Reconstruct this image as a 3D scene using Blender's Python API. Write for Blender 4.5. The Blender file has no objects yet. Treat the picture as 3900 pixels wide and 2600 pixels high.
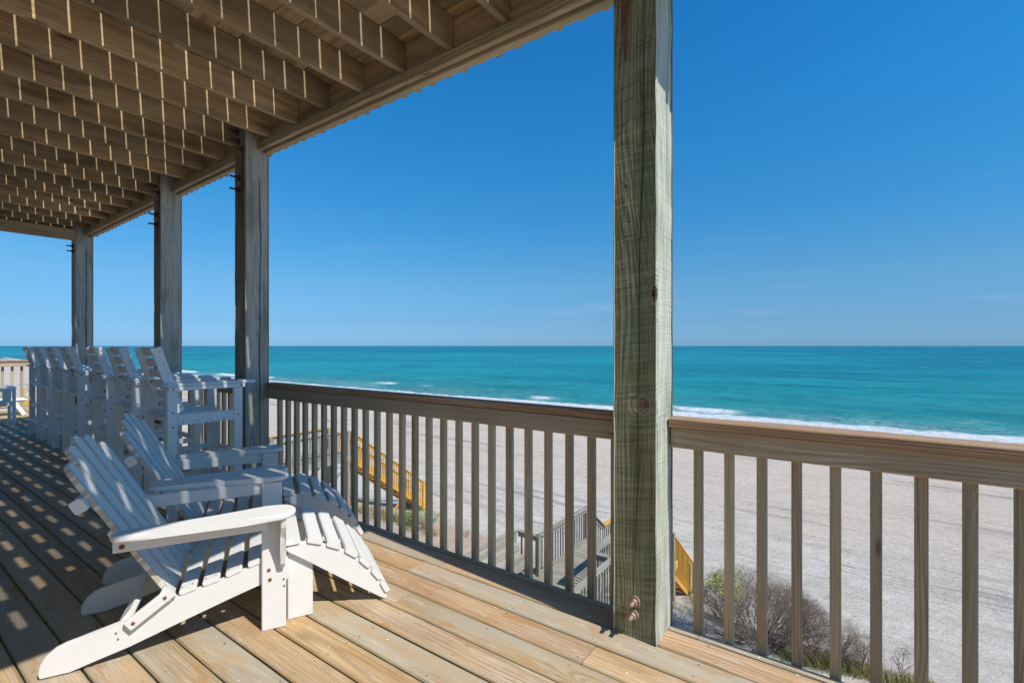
import bpy, bmesh, math, random
from mathutils import Matrix, Vector, noise
random.seed(7)
R=math.radians
scene=bpy.context.scene
col=scene.collection
# ------------------------------------------------------------------ camera
cd=bpy.data.cameras.new('camera'); cam=bpy.data.objects.new('camera',cd); col.objects.link(cam)
cam.location=(0,0,1.22); cam.rotation_euler=(R(90),0,R(-54.46))
cd.sensor_width=36; cd.lens=17.07; cd.shift_y=.00425; cd.clip_start=.05; cd.clip_end=90000
scene.camera=cam
# ------------------------------------------------------------------ sky, sun, exposure
SUN=Vector((.054,.85,-1)).normalized()          # the way the light travels
EL=math.asin(-SUN.z); AZ=math.atan2(-SUN.x,-SUN.y)
w=bpy.data.worlds.new('World'); scene.world=w; w.use_nodes=True
nt=w.node_tree; nt.nodes.clear()
sky=nt.nodes.new('ShaderNodeTexSky'); sky.sky_type='NISHITA'; sky.sun_disc=False
sky.sun_elevation=EL; sky.sun_rotation=AZ; sky.altitude=0; sky.air_density=1.0; sky.dust_density=.25; sky.ozone_density=3.0
# the deep polarised blue of the photograph: a correction that depends on height above the horizon only
tc=nt.nodes.new('ShaderNodeTexCoord'); sp=nt.nodes.new('ShaderNodeSeparateXYZ'); nt.links.new(tc.outputs['Generated'],sp.inputs[0])
rp=nt.nodes.new('ShaderNodeValToRGB'); nt.links.new(sp.outputs[2],rp.inputs[0])
TINT=[(0, (0.187, 0.394, 0.813)), (0.018, (0.191, 0.386, 0.764)), (0.048, (0.199, 0.373, 0.639)), (0.122, (0.237, 0.465, 0.631)), (0.262, (0.154, 0.569, 0.78)), (0.416, (0.108, 0.652, 0.938)), (0.54, (0.091, 0.656, 0.988)), (1, (0.398, 0.805, 0.979))]
cr=rp.color_ramp
while len(cr.elements)<len(TINT): cr.elements.new(.5)
for e,(p,c) in zip(cr.elements,TINT): e.position=p; e.color=tuple(min(1,v/1.2) for v in c)+(1,)
hs=nt.nodes.new('ShaderNodeMix'); hs.data_type='RGBA'; hs.blend_type='MULTIPLY'; hs.inputs[0].default_value=1
nt.links.new(rp.outputs[0],hs.inputs[7])
mp=nt.nodes.new('ShaderNodeMapping'); mp.inputs['Scale'].default_value=(3,3,38); nt.links.new(tc.outputs['Generated'],mp.inputs[0])
ns_=nt.nodes.new('ShaderNodeTexNoise'); ns_.inputs['Scale'].default_value=1.3; ns_.inputs['Detail'].default_value=6; nt.links.new(mp.outputs[0],ns_.inputs['Vector'])
mr_=nt.nodes.new('ShaderNodeMapRange'); mr_.interpolation_type='SMOOTHSTEP'; nt.links.new(ns_.outputs[0],mr_.inputs[0]); mr_.inputs[1].default_value=.58; mr_.inputs[2].default_value=.80; mr_.inputs[3].default_value=0; mr_.inputs[4].default_value=.10
fd=nt.nodes.new('ShaderNodeMapRange'); nt.links.new(sp.outputs[2],fd.inputs[0]); fd.inputs[1].default_value=.02; fd.inputs[2].default_value=.30; fd.inputs[3].default_value=1; fd.inputs[4].default_value=0
mm=nt.nodes.new('ShaderNodeMath'); mm.operation='MULTIPLY'; nt.links.new(mr_.outputs[0],mm.inputs[0]); nt.links.new(fd.outputs[0],mm.inputs[1])
cl=nt.nodes.new('ShaderNodeMix'); cl.data_type='RGBA'; nt.links.new(mm.outputs[0],cl.inputs[0]); cl.inputs[7].default_value=(3.4,3.7,4.0,1)
bg=nt.nodes.new('ShaderNodeBackground'); bg.inputs[1].default_value=.138
out=nt.nodes.new('ShaderNodeOutputWorld')
nt.links.new(sky.outputs[0],hs.inputs[6]); nt.links.new(hs.outputs[2],cl.inputs[6]); nt.links.new(cl.outputs[2],bg.inputs[0]); nt.links.new(bg.outputs[0],out.inputs[0])
sd=bpy.data.lights.new('sun','SUN'); sd.energy=3.55; sd.angle=R(.53); sd.color=(1,.95,.87)
so=bpy.data.objects.new('sun',sd); col.objects.link(so); so.location=(-5,-20,30)
so.rotation_euler=SUN.to_track_quat('-Z','Y').to_euler()
vs=scene.view_settings; scene.display_settings.display_device='sRGB'
vs.view_transform='Standard'; vs.look='None'; vs.exposure=.62; vs.gamma=1; vs.use_curve_mapping=False
scene.cycles.max_bounces=8; scene.cycles.diffuse_bounces=5
# ------------------------------------------------------------------ materials
class NB:
    def __init__(s,name):
        s.m=bpy.data.materials.new(name); s.m.use_nodes=True; s.t=s.m.node_tree; s.t.nodes.clear()
        s.out=s.n('OutputMaterial'); s.b=s.n('BsdfPrincipled'); s.l(s.b.outputs[0],s.out.inputs[0])
    def n(s,k,**kw):
        x=s.t.nodes.new('ShaderNode'+k)
        for a,v in kw.items(): setattr(x,a,v)
        return x
    def l(s,a,b): s.t.links.new(a,b)
    def put(s,sock,v):
        if v is None: return
        if hasattr(v,'links') or isinstance(v,bpy.types.NodeSocket): s.l(v,sock)
        else:
            if isinstance(v,(tuple,list)) and len(v)==3 and sock.type=='RGBA': v=tuple(v)+(1,)
            sock.default_value=v
    def math(s,op,a,b=None,c=None,clamp=False):
        x=s.n('Math',operation=op,use_clamp=clamp); s.put(x.inputs[0],a)
        if b is not None: s.put(x.inputs[1],b)
        if c is not None: s.put(x.inputs[2],c)
        return x.outputs[0]
    def vmath(s,op,a,b=None):
        x=s.n('VectorMath',operation=op); s.put(x.inputs[0],a)
        if b is not None: s.put(x.inputs[1],b)
        return x.outputs[0]
    def noise(s,v,scale=1,detail=3,rough=.55,dist=0,typ='FBM'):
        x=s.n('TexNoise'); s.l(v,x.inputs['Vector']); x.inputs['Scale'].default_value=scale
        x.inputs['Detail'].default_value=detail; x.inputs['Roughness'].default_value=rough; x.inputs['Distortion'].default_value=dist
        return x.outputs[0]
    def ramp(s,f,pts,interp='LINEAR'):
        x=s.n('ValToRGB'); s.l(f,x.inputs[0]); cr=x.color_ramp; cr.interpolation=interp
        while len(cr.elements)<len(pts): cr.elements.new(.5)
        for e,(p,c) in zip(cr.elements,pts):
            e.position=p
            if isinstance(c,(int,float)): c=(c,c,c)
            e.color=tuple(c)+(1,) if len(c)==3 else c
        return x.outputs[0]
    def step(s,f,a,b):
        x=s.n('MapRange',interpolation_type='SMOOTHSTEP'); s.put(x.inputs[0],f)
        x.inputs[1].default_value=a; x.inputs[2].default_value=b; return x.outputs[0]
    def mix(s,f,a,b,typ='MIX'):
        x=s.n('Mix',data_type='RGBA',blend_type=typ); s.put(x.inputs[0],f); s.put(x.inputs[6],a); s.put(x.inputs[7],b); return x.outputs[2]
    def comb(s,a,b,c):
        x=s.n('CombineXYZ'); s.put(x.inputs[0],a); s.put(x.inputs[1],b); s.put(x.inputs[2],c); return x.outputs[0]
    def sep(s,v):
        x=s.n('SeparateXYZ'); s.l(v,x.inputs[0]); return x.outputs[0],x.outputs[1],x.outputs[2]
    def obj(s): return s.n('TexCoord').outputs['Object']
    def pos(s): return s.n('NewGeometry').outputs['Position']
    def rnd(s): return s.n('ObjectInfo').outputs['Random']
    def bump(s,h,dist,strength=1,norm=None):
        x=s.n('Bump'); x.inputs['Strength'].default_value=strength; x.inputs['Distance'].default_value=dist
        s.l(h,x.inputs['Height'])
        if norm is not None: s.l(norm,x.inputs['Normal'])
        return x.outputs[0]
    def fin(s,color=None,rough=None,bump=None,spec=None,**kw):
        s.put(s.b.inputs['Base Color'],color); s.put(s.b.inputs['Roughness'],rough)
        if bump is not None: s.l(bump,s.b.inputs['Normal'])
        if spec is not None: s.b.inputs['Specular IOR Level'].default_value=spec
        return s.m

def wood(name,cols,ring=95,ringc=.55,knots=True,rough=.75,bumpd=.0016,grey=None,tint=None,sawn=0,fleck=0,spots=(),vary=.25,gscale=1,pale=None,greyf=.8,lines=.45,hues=None):
    """timber with its length along the object's X axis; cols = dark grain, body, light body"""
    n=NB(name); o=n.obj(); r=n.rnd()
    off=n.math('MULTIPLY',r,61.7)
    x,y,z=n.sep(o)
    X=n.math('ADD',x,off)
    yz=n.math('ADD',y,n.math('MULTIPLY',z,.83))
    # knots: cells stretched along the board
    warp=n.noise(n.comb(n.math('MULTIPLY',X,.62),n.math('MULTIPLY',y,5),n.math('MULTIPLY',z,5)),1,2,.45)
    rs=n.noise(n.comb(n.math('MULTIPLY',X,1.3),n.math('MULTIPLY',y,14),n.math('MULTIPLY',z,14)),1,3,.6)
    v=n.comb(n.math('MULTIPLY',X,1.05),n.math('ADD',n.math('MULTIPLY',y,4.2),n.math('MULTIPLY',r,13)),n.math('MULTIPLY',z,4.2))
    vo=n.n('TexVoronoi'); n.l(v,vo.inputs['Vector']); vo.inputs['Scale'].default_value=1.15; vo.inputs['Randomness'].default_value=1
    kd=vo.outputs['Distance']
    pull=n.math('POWER',n.math('SUBTRACT',1,n.step(kd,0,.34)),2.0) if knots else 0.0
    field=n.math('ADD',n.math('ADD',n.math('MULTIPLY',yz,n.math('MULTIPLY',n.math('MULTIPLY_ADD',n.math('FRACT',n.math('MULTIPLY',r,5.77)),.9,.45),ring)),n.math('MULTIPLY',warp,13.*gscale)),n.math('MULTIPLY',pull,3.6))
    ds=[]
    for (sx,sy,sz,rx,ry,sc) in spots:
        d=n.n('VectorMath',operation='LENGTH')
        n.l(n.vmath('MULTIPLY',n.vmath('SUBTRACT',o,(sx,sy,sz)),(1/rx,1/ry,1/ry)),d.inputs[0]); ds.append((d.outputs['Value'],sc))
        field=n.math('ADD',field,n.math('MULTIPLY',n.math('POWER',n.math('SUBTRACT',1,n.step(d.outputs['Value'],0,3.6)),2),5))
    fine=n.noise(n.comb(n.math('MULTIPLY',X,2.4),n.math('MULTIPLY',y,150),n.math('MULTIPLY',z,150)),1,3,.6)
    field=n.math('ADD',field,n.math('MULTIPLY',fine,.5))
    rings=n.math('MULTIPLY_ADD',n.math('SINE',n.math('MULTIPLY',field,6.2832)),.5,.5)
    rings=n.math('POWER',rings,1.4)
    patch=n.noise(n.comb(n.math('MULTIPLY',X,1.5),n.math('MULTIPLY',y,9),n.math('MULTIPLY',z,9)),1,4,.6)
    body=n.mix(n.step(patch,.38,.62),cols[1],cols[2])
    if hues:
        rp_=n.ramp(n.math('FRACT',n.math('MULTIPLY',r,17.77)),[(i/len(hues),h) for i,h in enumerate(hues)],'CONSTANT')
        body=n.mix(1.0,body,rp_,'MULTIPLY')
    g=n.math('MULTIPLY',rings,n.math('MULTIPLY_ADD',n.step(patch,.3,.75),.6,.4))
    g=n.math('MULTIPLY',g,n.math('MULTIPLY_ADD',n.step(rs,.36,.60),.85,.25))
    c=n.mix(n.math('MULTIPLY',g,ringc),body,cols[0])
    hair=n.noise(n.comb(n.math('MULTIPLY',X,1.1),n.math('MULTIPLY',y,330),n.math('MULTIPLY',z,330)),1,2,.6)
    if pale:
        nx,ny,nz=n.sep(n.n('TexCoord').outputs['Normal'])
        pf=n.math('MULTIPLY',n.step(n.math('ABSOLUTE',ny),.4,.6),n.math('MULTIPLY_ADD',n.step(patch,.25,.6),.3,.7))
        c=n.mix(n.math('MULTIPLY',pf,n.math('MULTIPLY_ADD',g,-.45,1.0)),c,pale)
    c=n.mix(n.math('MULTIPLY',n.step(fine,.50,.68),lines),c,cols[0])
    c=n.mix(n.math('MULTIPLY',n.step(hair,.56,.70),lines*.8),c,cols[0])
    c=n.mix(n.math('MULTIPLY',n.step(hair,.44,.30),lines*.5),c,cols[2])
    if grey:
        gm=n.noise(n.comb(n.math('MULTIPLY',X,.8),n.math('MULTIPLY',y,6),n.math('MULTIPLY',z,6)),1,3,.6)
        c=n.mix(n.math('MULTIPLY',n.step(n.math('ADD',gm,n.math('MULTIPLY_ADD',r,.5,-.25)),.38,.72),greyf),c,grey)
    if tint:
        tm=n.noise(n.comb(n.math('MULTIPLY',X,2.1),n.math('MULTIPLY',y,11),n.math('ADD',n.math('MULTIPLY',z,11),9.0)),1,3,.55)
        c=n.mix(n.math('MULTIPLY',n.step(tm,.48,.72),.7),c,tint)
    # value change from piece to piece
    pv=n.math('MULTIPLY_ADD',n.math('FRACT',n.math('MULTIPLY',r,7.31)),vary*2,1-vary)
    c=n.mix(1.0,c,n.comb(pv,pv,pv),'MULTIPLY')
    if knots:
        kk=n.math('SUBTRACT',1,n.step(kd,.035,.075))
        c=n.mix(n.math('MULTIPLY',kk,.75),c,(.10,.055,.03))
    for dv,sc in ds:
        c=n.mix(n.math('MULTIPLY',n.math('SUBTRACT',1,n.step(dv,1.0,1.25)),.6),c,cols[2])
        kc=n.mix(rings,sc,tuple(v*.45 for v in sc))
        c=n.mix(n.math('MULTIPLY',n.math('SUBTRACT',1,n.step(dv,.72,.95)),.92),c,kc)
    h=n.math('ADD',n.math('MULTIPLY',rings,.5),n.math('MULTIPLY',fine,.8))
    if sawn:
        wv=n.math('MULTIPLY',n.noise(o,3,2,.5),.06)
        sw=n.noise(n.comb(n.math('MULTIPLY',n.math('ADD',n.math('ADD',x,n.math('MULTIPLY',y,-.13)),wv),85),n.math('MULTIPLY',y,4),n.math('MULTIPLY',z,4)),1,3,.6)
        sx_,sy_,sz_=n.sep(n.n('TexCoord').outputs['Normal'])
        sfc=n.math('SUBTRACT',1,n.math('MULTIPLY',n.step(n.math('ABSOLUTE',sy_),.4,.6),.85))
        h=n.math('ADD',h,n.math('MULTIPLY',sw,sawn))
        c=n.mix(n.math('MULTIPLY',n.math('MULTIPLY',n.step(sw,.52,.64),.42),sfc),c,cols[2]); c=n.mix(n.math('MULTIPLY',n.math('MULTIPLY',n.step(sw,.47,.36),.33),sfc),c,cols[0])
    if fleck:
        fl=n.noise(n.comb(X,y,z),38,2,.5)
        c=n.mix(n.step(fl,.765-fleck,.785-fleck),c,(.80,.78,.74))
        f2=n.noise(n.comb(X,n.math('MULTIPLY',y,1.6),z),13,4,.6)
        c=n.mix(n.math('MULTIPLY',n.step(f2,.715,.735),.8),c,(.78,.75,.70))
        wp=n.noise(n.comb(n.math('MULTIPLY',X,5),n.math('MULTIPLY',y,26),z),1,5,.65)
        c=n.mix(n.math('MULTIPLY',n.step(wp,.55,.68),.45),c,(.60,.50,.40))
        bl=n.noise(n.comb(n.math('MULTIPLY',X,3.2),n.math('MULTIPLY',y,9),n.math('ADD',z,4.0)),1,5,.7)
        c=n.mix(n.math('MULTIPLY',n.step(bl,.56,.66),.5),c,(.40,.20,.06))
        c=n.mix(n.math('MULTIPLY',n.step(bl,.42,.33),.45),c,(.36,.33,.27))
        c=n.mix(n.math('MULTIPLY',n.step(n.math('ABSOLUTE',y),.052,.069),.35),c,(.22,.19,.08))
    return n.fin(c,rough,n.bump(h,bumpd,.9),.25)

M={}
M['floor']=wood('decking_wood',((.17,.105,.055),(.43,.30,.18),(.56,.43,.29)),ring=80,ringc=.62,grey=(.41,.37,.29),greyf=.8,tint=(.48,.30,.13),bumpd=.0024,fleck=.012,vary=.08,
    hues=[(1,1,1),(1.08,.98,.78),(.98,.98,1.0),(1.06,.93,.86),(.93,.97,.95),(1.1,1.02,.9),(1.0,.95,.82)])
M['rail']=wood('railing_wood',((.16,.11,.065),(.41,.31,.205),(.53,.43,.30)),ring=62,grey=(.34,.30,.23),greyf=.5,bumpd=.002,vary=.08)
M['cap']=wood('cap_rail_wood',((.14,.07,.038),(.35,.215,.12),(.42,.285,.175)),ring=85,ringc=.75,bumpd=.002,vary=.08)
M['baluster']=wood('baluster_wood',((.17,.12,.068),(.42,.32,.20),(.50,.395,.26)),ring=110,ringc=.55,grey=(.36,.31,.22),greyf=.5,bumpd=.0012,vary=.2)
M['ceil']=wood('ceiling_wood',((.15,.095,.045),(.47,.325,.18),(.58,.42,.245)),ring=60,ringc=.45,bumpd=.0008,grey=(.22,.17,.105),greyf=.75,tint=(.16,.11,.055),vary=.13,lines=.35)
M['beam']=wood('beam_wood',((.16,.105,.055),(.42,.31,.18),(.52,.41,.26)),ring=60,ringc=.6,tint=(.30,.28,.15),bumpd=.0012,vary=.08)
M['grey']=wood('weathered_grey_wood',((.12,.105,.08),(.27,.245,.20),(.35,.325,.275)),ring=80,ringc=.5,tint=(.22,.225,.14),bumpd=.001,vary=.15)
M['yellow']=wood('new_pine_wood',((.36,.17,.02),(.55,.29,.045),(.62,.36,.075)),ring=60,ringc=.4,bumpd=.0006,vary=.1)
GREEN=((.055,.058,.028),(.225,.215,.11),(.36,.35,.22))
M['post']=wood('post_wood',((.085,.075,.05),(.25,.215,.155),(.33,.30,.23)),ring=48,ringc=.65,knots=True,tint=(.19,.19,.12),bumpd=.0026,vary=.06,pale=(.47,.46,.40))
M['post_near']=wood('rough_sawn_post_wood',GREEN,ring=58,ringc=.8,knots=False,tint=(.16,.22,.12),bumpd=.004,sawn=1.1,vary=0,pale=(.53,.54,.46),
    spots=((.11,-.083,-.1,.045,.016,(.10,.05,.035)),(.567,-.037,-.1,.040,.030,(.24,.12,.085)),(.614,-.1,.018,.050,.013,(.30,.19,.15)),
           (1.21,-.1,.02,.055,.010,(.32,.18,.13)),(-.78,-.1,0,.022,.007,(.22,.15,.11)),(-.737,-.1,.045,.018,.007,(.26,.15,.11)),(-.35,.04,-.1,.012,.01,(.08,.06,.04))))


def paint(name,c=(.69,.675,.64),dirty=.25,rust=0,edge=False):
    n=NB(name); o=n.obj(); r=n.rnd()
    v=n.vmath('ADD',o,n.comb(n.math('MULTIPLY',r,31.),0.0,0.0))
    a=n.noise(v,9,4,.6); f=n.noise(v,160,3,.6)
    cc=n.mix(n.math('MULTIPLY',n.step(a,.42,.8),dirty),c,(.62,.58,.50))
    sp=n.step(f,.62,.68)
    cc=n.mix(n.math('MULTIPLY',n.math('MULTIPLY',sp,n.step(a,.5,.62)),.5),cc,(.36,.33,.27))
    if edge:
        x,y,z=n.sep(o)
        e=n.step(n.math('ABSOLUTE',y),.026,.046)
        g=n.noise(n.comb(n.math('MULTIPLY',x,40),n.math('MULTIPLY',y,120),r),1,4,.65)
        cc=n.mix(n.math('MULTIPLY',n.math('MULTIPLY',e,n.step(g,.38,.52)),.85),cc,(.40,.34,.245))
    h=n.noise(v,55,4,.6)
    return n.fin(cc,.55,n.bump(h,.0008,.6),.35)
M['white']=paint('white_paint')
M['slat']=paint('weathered_white_paint',dirty=.45,edge=True)
M['resin']=paint('white_resin_board',c=(.80,.81,.80),dirty=.10)
M['resin_top']=paint('rough_white_resin',c=(.74,.74,.74),dirty=.4)
def simple(name,c,rough=.6,metal=0,nscale=0,c2=None):
    n=NB(name)
    if nscale:
        v=n.noise(n.obj(),nscale,3,.6); cc=n.mix(n.step(v,.35,.65),c,c2)
    else: cc=c
    n.put(n.b.inputs['Metallic'],metal)
    return n.fin(cc,rough)
M['rust']=simple('rusty_screw',(.22,.075,.025),.7,.2,120,(.40,.17,.07))
M['dark_rust']=simple('dark_rusted_iron',(.055,.03,.02),.8,.3,90,(.14,.065,.035))
M['zinc']=simple('pitted_galvanised_steel',(.45,.38,.32),.6,.35,150,(.30,.17,.10))
M['washer']=simple('rusted_washer',(.30,.14,.09),.75,.2,110,(.38,.30,.24))
M['stain']=simple('rust_stain',(.13,.055,.022),.9,0,40,(.2,.11,.055))
M['twig']=simple('dry_twigs',(.10,.068,.048),.85,0,3,(.215,.165,.13))
M['twig_red']=simple('reddish_twigs',(.16,.085,.05),.85,0,4,(.24,.15,.10))
M['leaf']=simple('yellow_green_leaves',(.17,.19,.015),.6,0,4,(.36,.36,.03))
M['green_leaf']=simple('bright_green_leaves',(.10,.24,.03),.6,0,4,(.17,.30,.05))
M['grass']=simple('dune_grass',(.20,.20,.06),.8,0,1.5,(.34,.27,.12))
# ------------------------------------------------------------------ helpers
WM={}
def link(o): col.objects.link(o); return o
def tag(o,label=None,cat=None,group=None,kind=None):
    if label: o['label']=label
    if cat: o['category']=cat
    if group: o['group']=group
    if kind: o['kind']=kind
    return o
def empty(name,loc,rz=0,**kw):
    o=link(bpy.data.objects.new(name,None)); o.empty_display_size=.1
    o.matrix_basis=Matrix.Translation(loc)@Matrix.Rotation(rz,4,'Z'); WM[o.name]=o.matrix_basis.copy()
    return tag(o,**kw)
def inst(name,mesh,parent,Mw,local=False):
    """an object with this mesh; Mw is its world matrix, or its matrix in the parent's frame if local"""
    o=link(bpy.data.objects.new(name,mesh))
    if parent:
        o.parent=parent
        if local: o.matrix_basis=Mw; WM[o.name]=WM[parent.name]@Mw
        else: o.matrix_basis=WM[parent.name].inverted()@Mw; WM[o.name]=Mw
    else: o.matrix_basis=Mw; WM[o.name]=Mw
    return o
def mesh_from(bm,name,mat,smooth=False):
    bmesh.ops.recalc_face_normals(bm,faces=bm.faces)
    me=bpy.data.meshes.new(name); bm.to_mesh(me); bm.free(); me.materials.append(mat)
    if smooth:
        for p in me.polygons: p.use_smooth=True
    return me
cache={}
def plank(L,W,T,mat,ch=.004):
    """board: length X, width Y, thickness Z, long edges eased"""
    key=('p',round(L,3),round(W,3),round(T,3),mat.name,ch)
    if key in cache: return cache[key]
    ch=min(ch,T*.3,W*.3); a,b=W/2,T/2
    prof=[(-a+ch,-b),(a-ch,-b),(a,-b+ch),(a,b-ch),(a-ch,b),(-a+ch,b),(-a,b-ch),(-a,-b+ch)]
    vs=[(-L/2,y,z) for y,z in prof]+[(L/2,y,z) for y,z in prof]
    fs=[tuple(range(7,-1,-1)),tuple(range(8,16))]+[(i,(i+1)%8,(i+1)%8+8,i+8) for i in range(8)]
    me=bpy.data.meshes.new('board'); me.from_pydata(vs,[],fs); me.materials.append(mat); cache[key]=me
    return me
def frame(c,xd,yd):
    """matrix with origin c, X along xd and Y near yd"""
    x=Vector(xd).normalized(); z=x.cross(Vector(yd)).normalized(); y=z.cross(x)
    return Matrix(((x.x,y.x,z.x,c[0]),(x.y,y.y,z.y,c[1]),(x.z,y.z,z.z,c[2]),(0,0,0,1)))
def bar(name,p0,p1,W,T,mat,parent,wd=(0,1,0),local=False,ch=.004):
    p0=Vector(p0); p1=Vector(p1); L=(p1-p0).length
    return inst(name,plank(L,W,T,mat,ch),parent,frame((p0+p1)/2,p1-p0,wd),local)
def box(name,lo,hi,mat,parent,local=False,ch=.004,up=None):
    """axis aligned timber, its grain along the longest side"""
    d=[hi[i]-lo[i] for i in range(3)]; k=d.index(max(d)); o=[i for i in range(3) if i!=k]
    c=[(lo[i]+hi[i])/2 for i in range(3)]
    ax=[Vector((1,0,0)),Vector((0,1,0)),Vector((0,0,1))]
    W,T=d[o[0]],d[o[1]]; yd=ax[o[0]]
    if T>W: W,T=T,W; yd=ax[o[1]]
    return inst(name,plank(d[k],W,T,mat,ch),parent,frame(c,ax[k],yd),local)
def prism(pts,T,mat,bev=.004,seg=2,name='shape'):
    """outline in the XY plane, thickness along Z (0..T), eased edges"""
    bm=bmesh.new(); v0=[bm.verts.new((x,y,0)) for x,y in pts]; v1=[bm.verts.new((x,y,T)) for x,y in pts]
    bm.faces.new(v0[::-1]); bm.faces.new(v1); n=len(pts)
    for i in range(n): bm.faces.new((v0[i],v0[(i+1)%n],v1[(i+1)%n],v1[i]))
    bm.edges.ensure_lookup_table()
    es=[e for e in bm.edges if abs(e.verts[0].co.z-e.verts[1].co.z)<1e-6]
    if bev: bmesh.ops.bevel(bm,geom=es,offset=bev,segments=seg,affect='EDGES',profile=.5,clamp_overlap=True)
    return mesh_from(bm,name,mat)
def cyl(name,p0,p1,r,mat,parent,n=10,local=False):
    key=('c',round((Vector(p1)-Vector(p0)).length,4),round(r,4),mat.name,n)
    if key not in cache:
        bm=bmesh.new(); L=key[1]
        bmesh.ops.create_cone(bm,cap_ends=True,segments=n,radius1=r,radius2=r*.92,depth=L)
        bmesh.ops.rotate(bm,cent=(0,0,0),matrix=Matrix.Rotation(R(90),3,'Y'),verts=bm.verts)
        cache[key]=mesh_from(bm,name,mat)
    d=Vector(p1)-Vector(p0)
    return inst(name,cache[key],parent,frame((Vector(p0)+Vector(p1))/2,d,(0,0,1) if abs(d.normalized().z)<.9 else (1,0,0)),local)
def copy_tree(o,parent=None):
    c=o.copy(); col.objects.link(c)
    if parent: c.parent=parent
    for ch in list(o.children): copy_tree(ch,c)
    return c
# ------------------------------------------------------------------ land
def lerp(x,pts):
    for (a,b),(c,d) in zip(pts,pts[1:]):
        if x<=c: return b+(d-b)*max(0,(x-a))/(c-a)
    return pts[-1][1]
PROF=[(-60,-5.2),(5,-5.35),(11,-5.6),(13.4,-5.9),(14.6,-6.4),(17.2,-7.25),(22,-7.45),(45,-8.15),(66,-8.78),(73,-9.03),(90,-9.8),(130,-12)]
def ground(x,y):
    sh=0 if x>30 else noise.noise(Vector((y*.09,3.1,0)))*1.1
    k=max(0,min(1,(19-x)/7))
    z=lerp(x-sh*k+ (0 if y<8 else min(.9,(y-8)*.12)*-k),PROF)
    z+=noise.fractal(Vector((x*.28,y*.28,1.7)),1,2,4)*.16*k
    z+=noise.noise(Vector((x*.09,y*.05,5)))*.07
    z+=noise.fractal(Vector((x*1.3,y*1.1,9)),1,2,3)*.02
    return z
def axis(parts):
    v=[]
    for a,b,s in parts:
        n=max(1,round((b-a)/s)); v+=[a+(b-a)*i/n for i in range(n)]
    return v+[parts[-1][1]]
def grid(name,xs,ys,fz,mat):
    vs=[(x,y,fz(x,y)) for y in ys for x in xs]; nx=len(xs)
    fs=[(j*nx+i,j*nx+i+1,(j+1)*nx+i+1,(j+1)*nx+i) for j in range(len(ys)-1) for i in range(nx-1)]
    me=bpy.data.meshes.new(name); me.from_pydata(vs,[],fs); me.materials.append(mat)
    for p in me.polygons: p.use_smooth=True
    return link(bpy.data.objects.new(name,me))
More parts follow.
